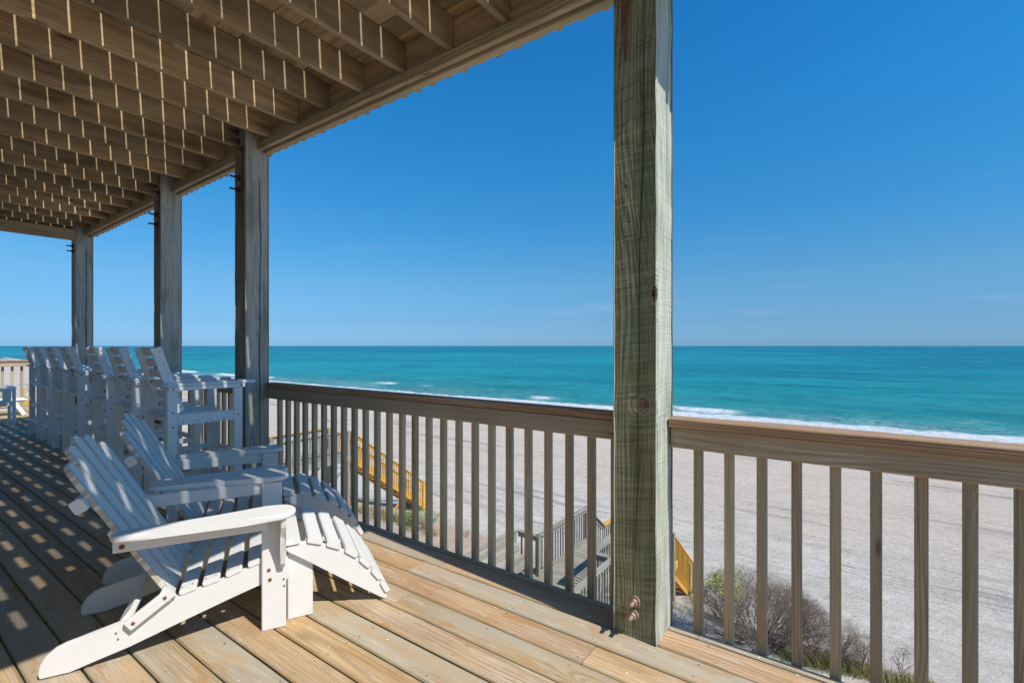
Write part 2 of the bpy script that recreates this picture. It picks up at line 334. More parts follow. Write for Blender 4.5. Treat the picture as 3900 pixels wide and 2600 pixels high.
def sand_mat():
    n=NB('sand'); p=n.pos(); x,y,z=n.sep(p)
    big=n.noise(n.comb(n.math('MULTIPLY',x,.16),n.math('MULTIPLY',y,.018),0.0),1,4,.6)
    med=n.noise(n.comb(n.math('MULTIPLY',x,.9),n.math('MULTIPLY',y,.22),0.0),1,6,.7)
    fine=n.noise(p,9,5,.7)
    ft=n.noise(n.comb(n.math('MULTIPLY',x,2.6),n.math('MULTIPLY',y,1.3),0.0),1,7,.72)
    c=n.mix(n.step(med,.40,.62),(.57,.515,.45),(.485,.43,.37))
    dt=n.noise(n.comb(n.math('MULTIPLY',x,2.4),n.math('MULTIPLY',y,.75),4.0),1,5,.7)
    c=n.mix(n.math('MULTIPLY',n.step(dt,.56,.63),.42),c,(.30,.26,.225)); c=n.mix(n.math('MULTIPLY',n.step(dt,.42,.36),.35),c,(.68,.64,.59))
    xx=n.math('ADD',x,n.math('MULTIPLY_ADD',big,8.,-4.))
    belt=n.math('MULTIPLY',n.step(xx,23,30),n.math('SUBTRACT',1,n.step(xx,42,60)))
    c=n.mix(n.math('MULTIPLY',belt,.5),c,(.55,.43,.34))
    # small dints and drag marks
    c=n.mix(n.math('MULTIPLY',n.step(ft,.55,.66),.32),c,(.30,.265,.235))
    c=n.mix(n.math('MULTIPLY',n.step(ft,.44,.36),.3),c,(.64,.60,.55))
    # grey wrack and tyre streaks that run along the beach
    sx=n.math('ADD',x,n.math('MULTIPLY',y,-.045))
    st=n.noise(n.comb(n.math('MULTIPLY',sx,.8),n.math('MULTIPLY',y,.05),3.0),1,7,.74)
    sm=n.math('MULTIPLY',n.step(st,.52,.60),n.math('MULTIPLY',n.step(x,17,20),n.math('SUBTRACT',1,n.step(x,58,66))))
    zone=n.step(n.noise(n.comb(n.math('MULTIPLY',x,.12),n.math('MULTIPLY',y,.03),8.),1,2,.5),.42,.56)
    c=n.mix(n.math('MULTIPLY',n.math('MULTIPLY',sm,zone),.7),c,(.20,.185,.175))
    tk=n.noise(n.comb(n.math('MULTIPLY',sx,5.5),n.math('MULTIPLY',y,.16),1.0),1,4,.7)
    c=n.mix(n.math('MULTIPLY',n.math('MULTIPLY',n.step(tk,.55,.62),n.step(x,19,23)),.4),c,(.26,.23,.205))
    sp=n.noise(n.comb(n.math('MULTIPLY',x,6),n.math('MULTIPLY',y,3.5),1.0),1,3,.7)
    c=n.mix(n.math('MULTIPLY',n.step(sp,.63,.67),.6),c,(.13,.11,.095))
    dune=n.math('SUBTRACT',1,n.step(n.math('ADD',x,n.math('MULTIPLY_ADD',med,2.,-1.)),15.2,16.8))
    dl=n.step(y,6,11)
    c=n.mix(n.math('MULTIPLY',dune,n.math('MULTIPLY_ADD',dl,.7,.05)),c,(.47,.32,.225))
    wet=n.step(n.math('ADD',x,n.math('MULTIPLY_ADD',med,4.,-2.)),60,70)
    c=n.mix(n.math('MULTIPLY',wet,.7),c,(.27,.205,.165))
    c=n.mix(n.math('MULTIPLY',n.step(fine,.40,.62),.22),c,(.27,.24,.21))
    rg=n.math('MULTIPLY_ADD',wet,-.35,.9)
    h=n.math('ADD',n.math('MULTIPLY',ft,1.),n.math('MULTIPLY',fine,.15))
    bs=n.n('Bump'); n.l(h,bs.inputs['Height']); bs.inputs['Distance'].default_value=.16
    n.l(n.math('MULTIPLY_ADD',wet,-.95,1.0),bs.inputs['Strength'])
    return n.fin(c,rg,bs.outputs[0],.2)
xs=axis([(-60,5,8),(5,20,.3),(20,40,1.2),(40,76,2.2),(76,130,6)])
ys=axis([(-3000,-200,200),(-200,-20,8),(-20,-6,1),(-6,30,.33),(30,60,1),(60,200,5),(200,1000,50),(1000,6000,500)])
g=grid('beach_sand',xs,ys,ground,sand_mat()); tag(g,kind='structure')
# inland ground far off, a low strip of land
# ------------------------------------------------------------------ sea
SEA=-9.0
def swell(x,y):
    if x<73: return 0
    k=min(1,(x-73)/8)
    y2=y+noise.noise(Vector((y*.012,x*.01,2)))*25
    a=0
    for x0,h,wd,sd in ((81.5,.42,1.5,1),(89,.5,2.2,2),(99,.42,3,3),(112,.4,3.6,4),(127,.36,4.2,5),(144,.33,4.6,6)):
        xx=x-x0-noise.noise(Vector((y*.022,sd*3.1,0)))*3.2
        am=.45+.8*max(0,noise.noise(Vector((y*.03,sd*7.7,4)))+.35)
        a+=h*am*math.exp(-(xx/wd)**2) if xx>0 else h*am*math.exp(-(xx/(wd*.5))**2)
    a+=noise.fractal(Vector((x*.25,y*.08,8)),1,2,3)*.07
    return a*k
def sea_mat():
    n=NB('sea_water'); p=n.pos(); x,y,z=n.sep(p)
    big=n.noise(n.comb(n.math('MULTIPLY',x,.02),n.math('MULTIPLY',y,.006),0.0),1,4,.6)
    xx=n.math('MULTIPLY',x,n.math('MULTIPLY_ADD',big,.7,.65))
    lx=n.math('LOGARITHM',n.math('MAXIMUM',xx,60.),10.)
    c=n.ramp(n.n('MapRange').outputs[0],[(0,0),(1,1)])
    mr=n.n('MapRange'); n.l(lx,mr.inputs[0]); mr.inputs[1].default_value=1.85; mr.inputs[2].default_value=3.6
    c=n.ramp(mr.outputs[0],[(0,(.13,.22,.19)),(.06,(.055,.225,.215)),(.14,(.006,.225,.235)),(.33,(.0,.20,.25)),(.55,(.0,.145,.235)),(1,(.0,.08,.18))])
    c=n.mix(n.math('MULTIPLY',n.step(z,SEA+.10,SEA+.40),.6),c,(.05,.14,.10))
    # wind ripples, light and dark flecks at every scale
    ch=n.noise(n.comb(n.math('MULTIPLY',x,.30),n.math('MULTIPLY',y,.07),0.0),1,9,.72)
    c=n.mix(n.math('MULTIPLY',n.step(ch,.50,.60),.5),c,(.002,.105,.16))
    c=n.mix(n.math('MULTIPLY',n.step(ch,.47,.37),.5),c,(.06,.32,.36))
    rf=n.noise(n.comb(n.math('MULTIPLY',x,1.1),n.math('MULTIPLY',y,.36),9.0),1,7,.74)
    c=n.mix(n.math('MULTIPLY',n.step(rf,.52,.60),.55),c,(.002,.10,.155))
    c=n.mix(n.math('MULTIPLY',n.step(rf,.46,.38),.55),c,(.09,.36,.40))
    for (fx,fy,sd_,am) in ((.22,.055,5.,.5),(.075,.024,15.,.5),(.022,.010,25.,.55),(.006,.0035,35.,.55),(.0016,.0012,45.,.5)):
        c2=n.noise(n.comb(n.math('MULTIPLY',x,fx),n.math('MULTIPLY',y,fy),sd_),1,3,.6)
        c=n.mix(n.math('MULTIPLY',n.step(c2,.50,.62),am),c,(.001,.115,.165))
        c=n.mix(n.math('MULTIPLY',n.step(c2,.48,.38),am*.6),c,(.012,.27,.30))
    e1=n.noise(n.comb(n.math('MULTIPLY',x,.05),n.math('MULTIPLY',y,.045),0.0),1,4,.6)
    e2=n.noise(n.comb(n.math('MULTIPLY',x,.8),n.math('MULTIPLY',y,.30),0.0),1,8,.78)
    e3=n.noise(n.comb(n.math('MULTIPLY',x,.03),n.math('MULTIPLY',y,.03),7.0),1,2,.5)
    xs_=n.math('ADD',x,n.math('MULTIPLY_ADD',e1,5.,-2.5))
    rag=n.math('MULTIPLY_ADD',e2,12.,-6.)
    near=n.math('SUBTRACT',1,n.step(y,25,70))
    wid=n.math('MULTIPLY_ADD',near,2.2,74.3)
    sw=n.math('SUBTRACT',1,n.step(n.math('SUBTRACT',n.math('ADD',xs_,rag),wid),-.4,1.4))
    def crest(x0,wd,lo,hi,seed):
        pm=n.math('ADD',n.noise(n.comb(0.0,n.math('MULTIPLY',y,.035),seed),1,2,.5),n.math('MULTIPLY_ADD',e2,.25,-.125))
        xd=n.math('SUBTRACT',n.math('ADD',xs_,rag),x0)
        sh=n.math('MULTIPLY',n.step(xd,wd,wd*.35),n.step(xd,-wd*3.2,-wd*.8))
        return n.math('MULTIPLY',sh,n.step(pm,lo,hi))
    b1=crest(81.5,1.5,.0,.1,2.0)
    win=None
    for a,b in ((13,26),(46,54),(150,190),(205,245),(460,560),(-40,-26)):
        k=n.math('MULTIPLY',n.step(n.math('ADD',y,n.math('MULTIPLY',rag,.8)),a,a+4),n.math('SUBTRACT',1,n.step(n.math('ADD',y,n.math('MULTIPLY',rag,.8)),b-3,b)))
        win=k if win is None else n.math('MAXIMUM',win,k)
    b1=n.math('MULTIPLY',b1,win); b2=crest(88.5,1.1,.60,.68,5.5)
    lace=n.math('MULTIPLY',n.step(n.math('ABSOLUTE',n.math('SUBTRACT',e2,.5)),.020,.0),n.math('MULTIPLY',n.math('SUBTRACT',1,n.step(xs_,79,90)),n.step(e3,.35,.6)))
    wc=n.noise(n.comb(n.math('MULTIPLY',x,.14),n.math('MULTIPLY',y,.09),3.0),1,2,.5)
    caps=n.math('MULTIPLY',n.step(wc,.745,.755),n.step(x,100,140))
    f=n.math('MAXIMUM',n.math('MAXIMUM',sw,b1),n.math('MAXIMUM',b2,n.math('MULTIPLY',lace,.75)),clamp=True)
    f=n.math('MAXIMUM',f,caps,clamp=True)
    f=n.math('MULTIPLY',f,n.step(n.noise(n.comb(n.math('MULTIPLY',x,2.6),n.math('MULTIPLY',y,1.3),2.0),1,4,.7),.30,.50))
    c=n.mix(f,c,(.66,.68,.69))
    w1=n.noise(n.comb(n.math('MULTIPLY',x,.55),n.math('MULTIPLY',y,.16),0.0),1,8,.68)
    w2=n.noise(n.comb(n.math('MULTIPLY',x,.06),n.math('MULTIPLY',y,.02),0.0),1,5,.65)
    h=n.math('ADD',n.math('MULTIPLY',w1,.8),n.math('MULTIPLY',w2,3.))
    rg=n.math('MULTIPLY_ADD',f,.5,.35)
    return n.fin(c,rg,n.bump(h,1.4,1.),.10)
sm=sea_mat()
sxs=axis([(72,74,1),(74,100,.6),(100,160,1.5),(160,400,30),(400,2000,400),(2000,45000,8000)])
sys_=axis([(-45000,-2000,8000),(-2000,-150,200),(-150,-20,6),(-20,160,1.6),(160,300,4),(300,1000,25),(1000,5000,500),(5000,45000,8000)])
s=grid('sea',sxs,sys_,lambda x,y:SEA+(swell(x,y) if -200<y<1100 and x<170 else 0),sm); tag(s,kind='structure')
# ------------------------------------------------------------------ the deck underfoot
PITCH=.1405; X0=.55          # seams of the deck boards
XE=2.098                      # inner edge of the narrow border board
YS,YN=-1.6,13.55
deck=empty('deck_floor',(0,0,0),kind='structure')
row=0
k=-13
while X0+PITCH*k<XE-.05:
    a=X0+PITCH*k; row=k
    rr=random.Random(k*13+5)
    fixed={1:[4.43],-0:[2.38],2:[4.43+1.3],3:[3.96],6:[2.005],9:[2.003],8:[.871]}.get(k)
    if fixed is None: fixed=[rr.choice([-.2,.9,1.7,2.5,3.3])+rr.random()*.3]
    js=sorted(set([YS,YN]+fixed+[fixed[0]+3.66*i for i in (1,2,3) if fixed[0]+3.66*i<YN-.5]+([fixed[0]-3.1] if fixed[0]-3.1>YS+.4 else [])))
    for y0,y1 in zip(js,js[1:]):
        zz=rr.uniform(-.0018,.0018)
        box('deck_board',(a+.0035,y0+.003,-.038+zz),(a+PITCH-.0035,y1-.003,zz),M['floor'],deck,ch=.005)
    k+=1
for y0,y1 in ((YS,.5485),(.5515,4.9),(4.903,9.2),(9.203,YN)):
    box('border_board',(XE+.012,y0,-.05),(2.146,y1,-.004),M['floor'],deck,ch=.004)
for i in range(38):
    y=YS+.05+i*.405
    box('floor_joist',(-1.25,y,-.25),(2.10,y+.038,-.041),M['ceil'],deck)
box('rim_board',(2.106,YS,-.28),(2.144,YN,-.053),M['rail'],deck)
box('end_rim_board',(-1.25,YN+.002,-.28),(2.144,YN+.04,-.003),M['rail'],deck)
# nail heads along the joists on the boards that show largest
bm=bmesh.new()
for i in range(1,14):
    y=YS+.069+i*.405
    for kk in range(-3,11):
        a=X0+PITCH*kk
        for dx in (.03,PITCH-.03):
            if random.random()<.8:
                m=Matrix.Translation((a+dx+random.uniform(-.006,.006),y+random.uniform(-.006,.006),.0022))
                bmesh.ops.create_circle(bm,cap_ends=True,segments=8,radius=random.uniform(.0022,.0036),matrix=m)
nl=link(bpy.data.objects.new('nail_heads',mesh_from(bm,'nail_heads',M['dark_rust']))); nl.parent=deck; nl['kind']='stuff'; WM[nl.name]=Matrix()
hw=empty('unseen_house_wall',(-2.0,0,0),label='unseen pale lap-sided wall of the beach house, added landward of the deck to shape its light',cat='wall')  # out of view; added to block sky fill, pale to bounce light into the shade
M['siding']=simple('siding_paint',(.62,.61,.57),.7,0,4,(.56,.55,.51))
box('wall_core',(-2.3,-1.6,-5.5),(-2.05,9.6,3.2),M['siding'],hw)
for i in range(24):
    bar('siding_board',(-2.035,-1.6,.02+i*.13+.07),(-2.035,9.6,.02+i*.13+.07),.15,.018,M['siding'],hw,wd=(.09,0,1))
# ------------------------------------------------------------------ posts
PX0,PX1=1.94,2.135
JB=2.900                      # underside of the joists
def sag(y): return -.0165*max(0,y-3.9)
posts=[(.664,.856),(4.031,4.215),(5.78,5.96),(8.755,8.945)]
plabels=['nearest and widest square timber post, green-tinged and rough sawn, two bolts near its foot',
         'second post from the right, with a long crack, behind the nearest white bar chair',
         'third post from the right, rising behind the row of white bar chairs',
         'farthest post, at the left end of the roof beam behind the bar chair backs']
def bolt(parent,p,length=.05,big=1.,mw='washer',mn='zinc'):
    """threaded bolt through washer and nut, sticking out towards -x"""
    x,y,z=p
    b=cyl('bolt',(x+.002,y,z),(x-length,y,z),.0078*big,M[mn],parent,12)
    cyl('washer',(x+.002,y,z),(x-.004,y,z),.0235*big,M[mw],b,20)
    cyl('nut',(x-.003,y,z),(x-.018,y,z),.0145*big,M[mn],b,6)
for i,((y0,y1),lab) in enumerate(zip(posts,plabels)):
    r=empty('support_post',(PX0,y0,0),label=lab,cat='post',group='square timber posts holding up the roof deck')
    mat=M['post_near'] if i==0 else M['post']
    top=JB+.183+sag(y0)
    # timber drawn with a slightly uneven arris
    L=top; bm=bmesh.new(); ny=26; PXR=PX1+(.012 if i==0 else 0)
    W=y1-y0; T=PXR-PX0
    ring=[]
    for j in range(ny+1):
        xx=-L/2+L*j/ny; c=[]
        for (sy,sz) in ((-1,-1),(1,-1),(1,1),(-1,1)):
            for q in (0,1):
                chf=.006+.004*noise.noise(Vector((xx*6,sy*3+i*9,sz*5)))
                yy=sy*(W/2-(chf if (q==0)==(sy*sz>0) else 0)); zz=sz*(T/2-(chf if (q==1)==(sy*sz>0) else 0))
                c.append(bm.verts.new((xx,yy,zz)))
        ring.append(c)
    for j in range(ny):
        for q in range(8): bm.faces.new((ring[j][q],ring[j][(q+1)%8],ring[j+1][(q+1)%8],ring[j+1][q]))
    bm.faces.new(ring[0][::-1]); bm.faces.new(ring[-1])
    me=mesh_from(bm,'timber',mat)
    # X up, -y face at local +Y*-1 ... local Y -> world y flipped so knots land on the seen faces
    Mx=Matrix(((0,0,1,(PX0+PXR)/2),(0,1,0,(y0+y1)/2),(-1,0,0,top/2),(0,0,0,1)))
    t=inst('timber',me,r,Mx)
    # the long drying crack: a thin dark wedge let into the face
    if i in (0,1,3):
        bm=bmesh.new(); pts=[]; rr=random.Random(i)
        if i==0: zs=(.05,3.0); cy=(y0+y1)/2-.02; fx=PX0-.0006
        else: zs=(.1,2.6); cy=None; fx=(PX0+PX1)/2
        n=40; prev=None
        for j in range(n+1):
            z=zs[0]+(zs[1]-zs[0])*j/n
            wv=noise.noise(Vector((z*2.2,i*5,0)))*.010+noise.noise(Vector((z*9,i*5,3)))*.003+ (-.018*(z-1.2) if i==0 else 0)
            wd=(.0016+.0016*noise.noise(Vector((z*1.3,i,7)))) if i==0 else .0028+.002*noise.noise(Vector((z*1.3,i,7)))
            wd=max(.0004,wd)
            if i==0: a=bm.verts.new((fx,cy+wv-wd,z)); b=bm.verts.new((fx,cy+wv+wd,z))
            else: a=bm.verts.new((fx+wv+.02-wd,y0-.0006,z)); b=bm.verts.new((fx+wv+.02+wd,y0-.0006,z))
            if prev: bm.faces.new((prev[0],prev[1],b,a))
            prev=(a,b)
        M.setdefault('crack',simple('dark_wood_crack',(.018,.013,.009),1))
        inst('crack',mesh_from(bm,'crack',M['crack']),r,Matrix())
    def streak(y_,zt,zb,w_):
        bm=bmesh.new(); rr=random.Random(i*7+1); prev=None; n=14
        for j in range(n+1):
            z=zt+(zb-zt)*j/n; ww=w_*(1-.75*(j/n)**1.5)*(.8+.4*rr.random()); cy=y_+.004*noise.noise(Vector((z*5,i,0)))
            a=bm.verts.new((PX0-.0009,cy-ww/2,z)); b=bm.verts.new((PX0-.0009,cy+ww/2,z))
            if prev: bm.faces.new((prev[0],prev[1],b,a))
            prev=(a,b)
        inst('rust_stain',mesh_from(bm,'rust_stain',M['stain']),r,Matrix())
    if i==0:
        streak(.80,2.68,2.42,.035)
        bolt(r,(PX0,.758,.159)); bolt(r,(PX0,.764,.100)); bolt(r,(PX0,.80,2.70),.06,1.1,'dark_rust','dark_rust')
        bolt(r,(PX0,.70,2.86),.06,1.1,'dark_rust','dark_rust')
    else:
        zt=JB+sag(y0)
        if i<3: streak(y0+.06,zt-.08,zt-.75,.03); streak(y0+.11,zt-.42,zt-.62,.022)
        if i<3:
            for dy,dz in ((.06,-.06),(.12,.02),(.14,.10)): bolt(r,(PX0,y0+dy,zt+dz-.02),.07,1.15,'dark_rust','dark_rust')
            for dz in (-.30,-.40): bolt(r,(PX0,y0+.11,zt+dz),.07,1.15,'dark_rust','dark_rust')
        else:
            for dz in (-.22,-.29): bolt(r,(PX0,y0+.11,zt+dz),.07,1.2,'dark_rust','dark_rust')
# ------------------------------------------------------------------ the deck overhead
RY0,RY1=.18,8.96
roof=empty('overhead_deck',(2.1,0,2.9),label='brown timber underside of the deck above, joists and slotted boards that let sun through',cat='deck')
jy=[.20]+[1.875+.395*k for k in range(-4,18)]
for j,y in enumerate(jy):
    z=JB+sag(y)
    box('joist',(-1.95,y,z),(2.052,y+.038,z+.182),M['ceil'],roof,ch=.003)
# boards, grain along y, with the slots the sun comes through
k=-27; 
xs0=2.135
XG=1.998
n=0
while True:
    a=XG+PITCH*(n-28)
    b=a+PITCH
    if a>2.16: break
    if a>-2.0:
        rr=random.Random(900+n); cut=[RY0-.02, rr.uniform(2.2,3.6), rr.uniform(5.4,7.2), RY1+.12]
        for y0,y1 in zip(cut,cut[1:]):
            gp=.0052+rr.uniform(-.0020,.0020)
            z0=JB+.1835+sag(y0); z1=JB+.1835+sag(y1); zc=.019
            bar('ceiling_board',((a+b)/2,y0+.001,z0+zc),((a+b)/2,y1-.001,z1+zc),PITCH-2*gp+ (0 if b<2.1 else .03),.036,M['ceil'],roof,wd=(1,0,0))
    n+=1
def along(name,x0,x1,zb,zt,y0,y1,mat,parent):
    yy=[y0]+([3.9] if y0<3.9<y1 else [])+[y1]
    for a,b in zip(yy,yy[1:]):
        za,zb_=sag(a),sag(b); zc=(zb+zt)/2
        bar(name,((x0+x1)/2,a,zc+za),((x0+x1)/2,b,zc+zb_),zt-zb,x1-x0,mat,parent,wd=(0,0,1))
along('rim_joist',2.056,2.094,JB+.002,JB+.181,RY0,RY1,M['ceil'],roof)
along('outer_rim_board',2.137,2.173,JB-.035,JB+.181,RY0,RY1+.05,M['beam'],roof)
edges=[RY0]+[v for p in posts for v in p]+[RY1]
for a,b in zip(edges[0::2],edges[1::2]):
    if b-a<.05: continue
    along('inner_beam',2.037,2.075,JB-.066,JB-.001,a+.001,b-.001,M['beam'],roof)
    along('outer_beam',2.083,2.133,JB-.084,JB-.003,a+.001,b-.001,M['beam'],roof)
box('end_beam',(-1.95,8.76,JB-.155+sag(8.8)),(PX0-.002,8.80,JB-.002+sag(8.8)),M['beam'],roof)
box('end_rim',(-1.95,RY1-.02,JB+.0+sag(9)),(2.05,RY1+.02,JB+.18+sag(9)),M['ceil'],roof)
box('front_rim',(-1.95,RY0-.022,JB),(2.054,RY0+.016,JB+.181),M['ceil'],roof)
y=.33
while y<8.9:
    s_=sag(y)
    box('upper_baluster',(2.176,y,JB-.036+s_+random.uniform(-.006,.006)),(2.21,y+.035,JB+1.05+s_),M['baluster'],roof,ch=.003)
    y+=.131
along('upper_cap',2.12,2.24,JB+1.052,JB+1.09,RY0,RY1,M['cap'],roof)
# ------------------------------------------------------------------ deck railing
def rail_section(y0,y1,first,lab,xc0=2.105,xc1=2.188,top=.912,balus=None,drop=0):
    r=empty('deck_railing',(2.16,y0,0),label=lab,cat='railing',group='balustrade sections along the seaward edge of the deck')
    box('cap_rail',(xc0,y0,top-.037),(xc1,y1,top),M['cap'],r,ch=.004)
    box('top_rail',(2.107,y0,top-.128),(2.1445,y1,top-.0385),M['rail'],r,ch=.004)
    for y in balus:
        d=random.uniform(-.002,.002)
        bb=box('baluster',(2.147,y-.0175+d,-.19),(2.182,y+.0175+d,top-.0395),M['baluster'],r,ch=.003); bb.matrix_basis=bb.matrix_basis@Matrix.Rotation(R(random.uniform(-2.2,2.2)),4,'X')@Matrix.Rotation(R(random.uniform(-.16,.16)),4,'Z')
    return r
ysR=[.5607-.1222*k for k in range(0,15)]
rail_section(-1.25,.662,0,'weathered brown railing section right of the nearest post, bush and beach behind it',2.080,2.186,.910,ysR)
ysL=[1.064-.1235+.1240*k for k in range(0,25)]
rail_section(.858,4.029,1,'weathered brown railing section behind the footstools, between the nearest and the second post',2.108,2.188,.912,ysL)
rail_section(4.217,5.778,2,'short railing section behind the nearest bar chairs, between second and third posts',2.105,2.188,.912,[4.29+.124*k for k in range(12)])
rail_section(5.962,8.753,3,'railing section in shade behind the farther bar chairs, between third and fourth posts',2.105,2.188,.912,[6.03+.124*k for k in range(22)])
r=empty('deck_railing',(2.2,8.95,0),label='sunlit railing beyond the farthest post, mostly hidden by bar chairs',cat='railing',group='balustrade sections along the seaward edge of the deck')
bar('cap_rail',(2.15,8.95,.893),(2.47,13.5,.893),.083,.037,M['cap'],r,wd=(1,0,0)); bar('top_rail',(2.13,8.95,.829),(2.45,13.5,.829),.088,.037,M['rail'],r,wd=(0,0,1))
for k in range(36):
    y=9.02+.124*k; x=2.165+(y-8.95)*.07
    box('baluster',(x-.0175,y-.0175,-.19),(x+.0175,y+.0175,.8745),M['baluster'],r,ch=.003)
for k in range(3): box('deck_board',(2.15+.12*k,9.0+1.6*k,-.038),(2.265+.12*k,13.55,0),M['floor'],deck)
r=empty('deck_railing',(0,13.56,0),label='pale brown railing across the far left end of the deck, beyond the low garden chair',cat='railing')
box('cap_rail',(-1.2,13.53,.905),(2.52,13.66,.943),M['cap'],r); box('top_rail',(-1.2,13.55,.81),(2.40,13.588,.9035),M['rail'],r)
box('lower_fascia',(-1.2,13.592,-.2),(2.50,13.63,-.02),M['rail'],r)
x=2.34
while x>-1.0:
    box('baluster',(x-.019,13.6315,-.19),(x+.019,13.6675,.9035),M['baluster'],r); x-=.134
box('corner_post',(2.42,13.49,-.2),(2.51,13.589,.9035),M['baluster'],r)
# ------------------------------------------------------------------ white deck chairs with sloped backs
CH_O=(.4384,2.4304); CH_A=R(-27.3)
def screw(parent,p,d,r=.008,m='rust'):
    """screw head: centre p, facing d (local coordinates)"""
    p=Vector(p); d=Vector(d).normalized()
    o=cyl('screw',p-d*.001,p+d*.0022,r,M[m],parent,12,local=True)
    cyl('screw_recess',(.0022,0,0),(.0026,0,0),r*.45,M['dark_rust'],o,8,local=True)
    return o
XZ=Matrix(((1,0,0,0),(0,0,-1,0),(0,1,0,0),(0,0,0,1)))   # outline XY -> XZ plane, thickness towards -y
def side(pts,y_outer,T,mat,name,parent,bev=.004):
    """outline given as (s,z); occupies y from y_outer to y_outer+T"""
    me=prism(pts,T,mat,bev,2,name)
    return inst(name,me,parent,Matrix.Translation((0,y_outer+T,0))@XZ,local=True)
def arc(cx,cy,r,a0,a1,n): return [(cx+r*math.cos(R(a0+(a1-a0)*i/n)),cy+r*math.sin(R(a0+(a1-a0)*i/n))) for i in range(n+1)]
TH=math.atan2(.37,.645)
def make_adirondack(loc,rz,label):
    c=empty('adirondack_chair',loc,rz,label=label,cat='deck chair',group='white sloped-back deck chairs')
    WH=M['white']; WID=.49
    st=[(0,.002),(-.005,.017),(-.004,.035),(.001,.055),(.016,.080),(.042,.101),(.073,.113),(.13,.124),(.23,.147),(.29,.160),(.36,.19),(.40,.203),(.48,.2195),(.56,.2375),(.647,.262),(.72,.282),(.80,.300),(.80,.215),(.727,.192),(.61,.158),(.41,.096),(.263,.049),(.085,.002)]
    for yo in (0,WID-.022):
        s=side(st,yo,.022,WH,'side_rail',c)
        if yo==0:
            for p in ((.222,.113),(.228,.088)): screw(s,Vector((p[0],p[1],.0222)),(0,0,1),.0038)
    # legs outside the rails
    for sgn in (0,1):
        yo=-.026 if sgn==0 else WID+.001
        o=-1 if sgn==0 else 1
        fy=yo if sgn==0 else yo+.025
        def Y(v): return v if sgn==0 else WID-v
        lg=box('front_leg',(.720,yo,0),(.816,yo+.025,.4985),WH,c,local=True,ch=.004)
        for p,rr in (((.748,.255),.0085),((.752,.213),.0085),((.806,.205),.0045),((.808,.175),.0045)):
            screw(c,(p[0],Y(-.026),p[1]),(0,o,0),rr)
        # curved bracket under the arm
        pr=[(-.0265,.30),(-.035,.272),(-.05,.268),(-.062,.285),(-.075,.34),(-.095,.41),(-.125,.46),(-.135,.4985),(-.0265,.4985)]
        me=prism([(Y(a),b) for a,b in pr],.022,WH,.005,2,'arm_bracket')
        inst('arm_bracket',me,c,Matrix.Translation((.790,0,0))@Matrix(((0,0,1,0),(1,0,0,0),(0,1,0,0),(0,0,0,1))),local=True)
        # arm support strip
        y0,y1=sorted((Y(-.051),Y(-.0267)))
        box('arm_rail',(.222,y0,.436),(.745,y1,.4985),WH,c,local=True,ch=.004)
        screw(c,(.250,Y(-.051),.458),(0,o,0),.0105)
        # arm board
        ar=[(.30,-.063),(.42,-.055),(.55,-.042),(.66,-.022),(.74,-.006)]+arc(.775,-.0775,.0765,80,-85,12)+[(.66,-.152),(.50,-.146),(.36,-.138)]+arc(.262,-.100,.037,265,95,9)
        me=prism([(a,Y(b)) for a,b in ar],.027,WH,.0105,3,'armrest')
        inst('armrest',me,c,Matrix.Translation((0,0,.4995)),local=True)
    # seat slats over the rails
    for i,(a,b,z0,z1) in enumerate(((.424,.484,.208,.2225),(.504,.566,.226,.2395),(.586,.648,.2445,.263),(.668,.730,.2685,.2855),(.748,.806,.291,.302))):
        bar('seat_slat',((a+b)/2,-.004,(z0+z1)/2+.0125),((a+b)/2,WID+.004,(z0+z1)/2+.0125),b-a,.021,M['white'],c,wd=(b-a,0,z1-z0),local=True,ch=.005)
        if i<4:
            for yy in (.012,WID-.012):
                ux=Vector((b-a,0,z1-z0)).normalized(); nn=Vector((-ux.z,0,ux.x))
                for q in (-.3,.3):
                    p=Vector(((a+b)/2,yy,(z0+z1)/2+.0125))+ux*q*(b-a)+nn*.011
                    screw(c,p,nn,.0028)
    # back: five fanned slats with rounded heads
    ct,st_=math.cos(TH),math.sin(TH)
    def BP(t,wv,nn=0): return Vector((.405-st_*t+ct*nn, wv, .205+ct*t+st_*nn))
    tops=[.662,.716,.740,.726,.668]; cw=.0945
    for i in range(5):
        wb=.0175+cw*i+cw/2; f=(i-2)
        # lean of the slat in the back's own plane
        x_b=wb; x_t=.2455+f*.1035
        L=tops[i]
        ax=Vector((L,x_t-x_b)).normalized()      # (t,w)
        hw_b,hw_t=cw/2-.0003,.0516
        prof=[(-.0,-hw_b),(L*.45,-(hw_b+hw_t)/2),(L-.075,-hw_t)]
        sl=.018*f
        prof+=[(L-.03,-hw_t*.93 if f>-1 else -hw_t*.8),(L-.010,-hw_t*.66)]+[(L-.001,-hw_t*.3),(L,0),(L-.001,hw_t*.3)]+[(L-.010,hw_t*.66),(L-.03,hw_t*.93 if f<1 else hw_t*.8),(L-.075,hw_t),(L*.45,(hw_b+hw_t)/2),(0,hw_b)]
        if abs(f)==2: prof=[(a-(abs(b)/hw_t)*.045*(1 if b*f>0 and a>L-.08 else 0),b) for a,b in prof]
        me=prism(prof,.019,M['slat'],.0035,2,'back_slat')
        o=BP(0,x_b); xd=(BP(ax.x,x_b+ax.y)-o); nd=BP(0,0,1)-BP(0,0,0)
        yd=Vector(nd).cross(Vector(xd))
        mt=frame(o,xd,yd); 
        inst('back_slat',me,c,mt@Matrix.Translation((0,0,-.019)),local=True)
    me_l=[('back_crosspiece',.480,.532,-.034,.524,-.062,-.0195),('lower_back_crosspiece',.31,.36,.022,.468,-.045,-.020)]
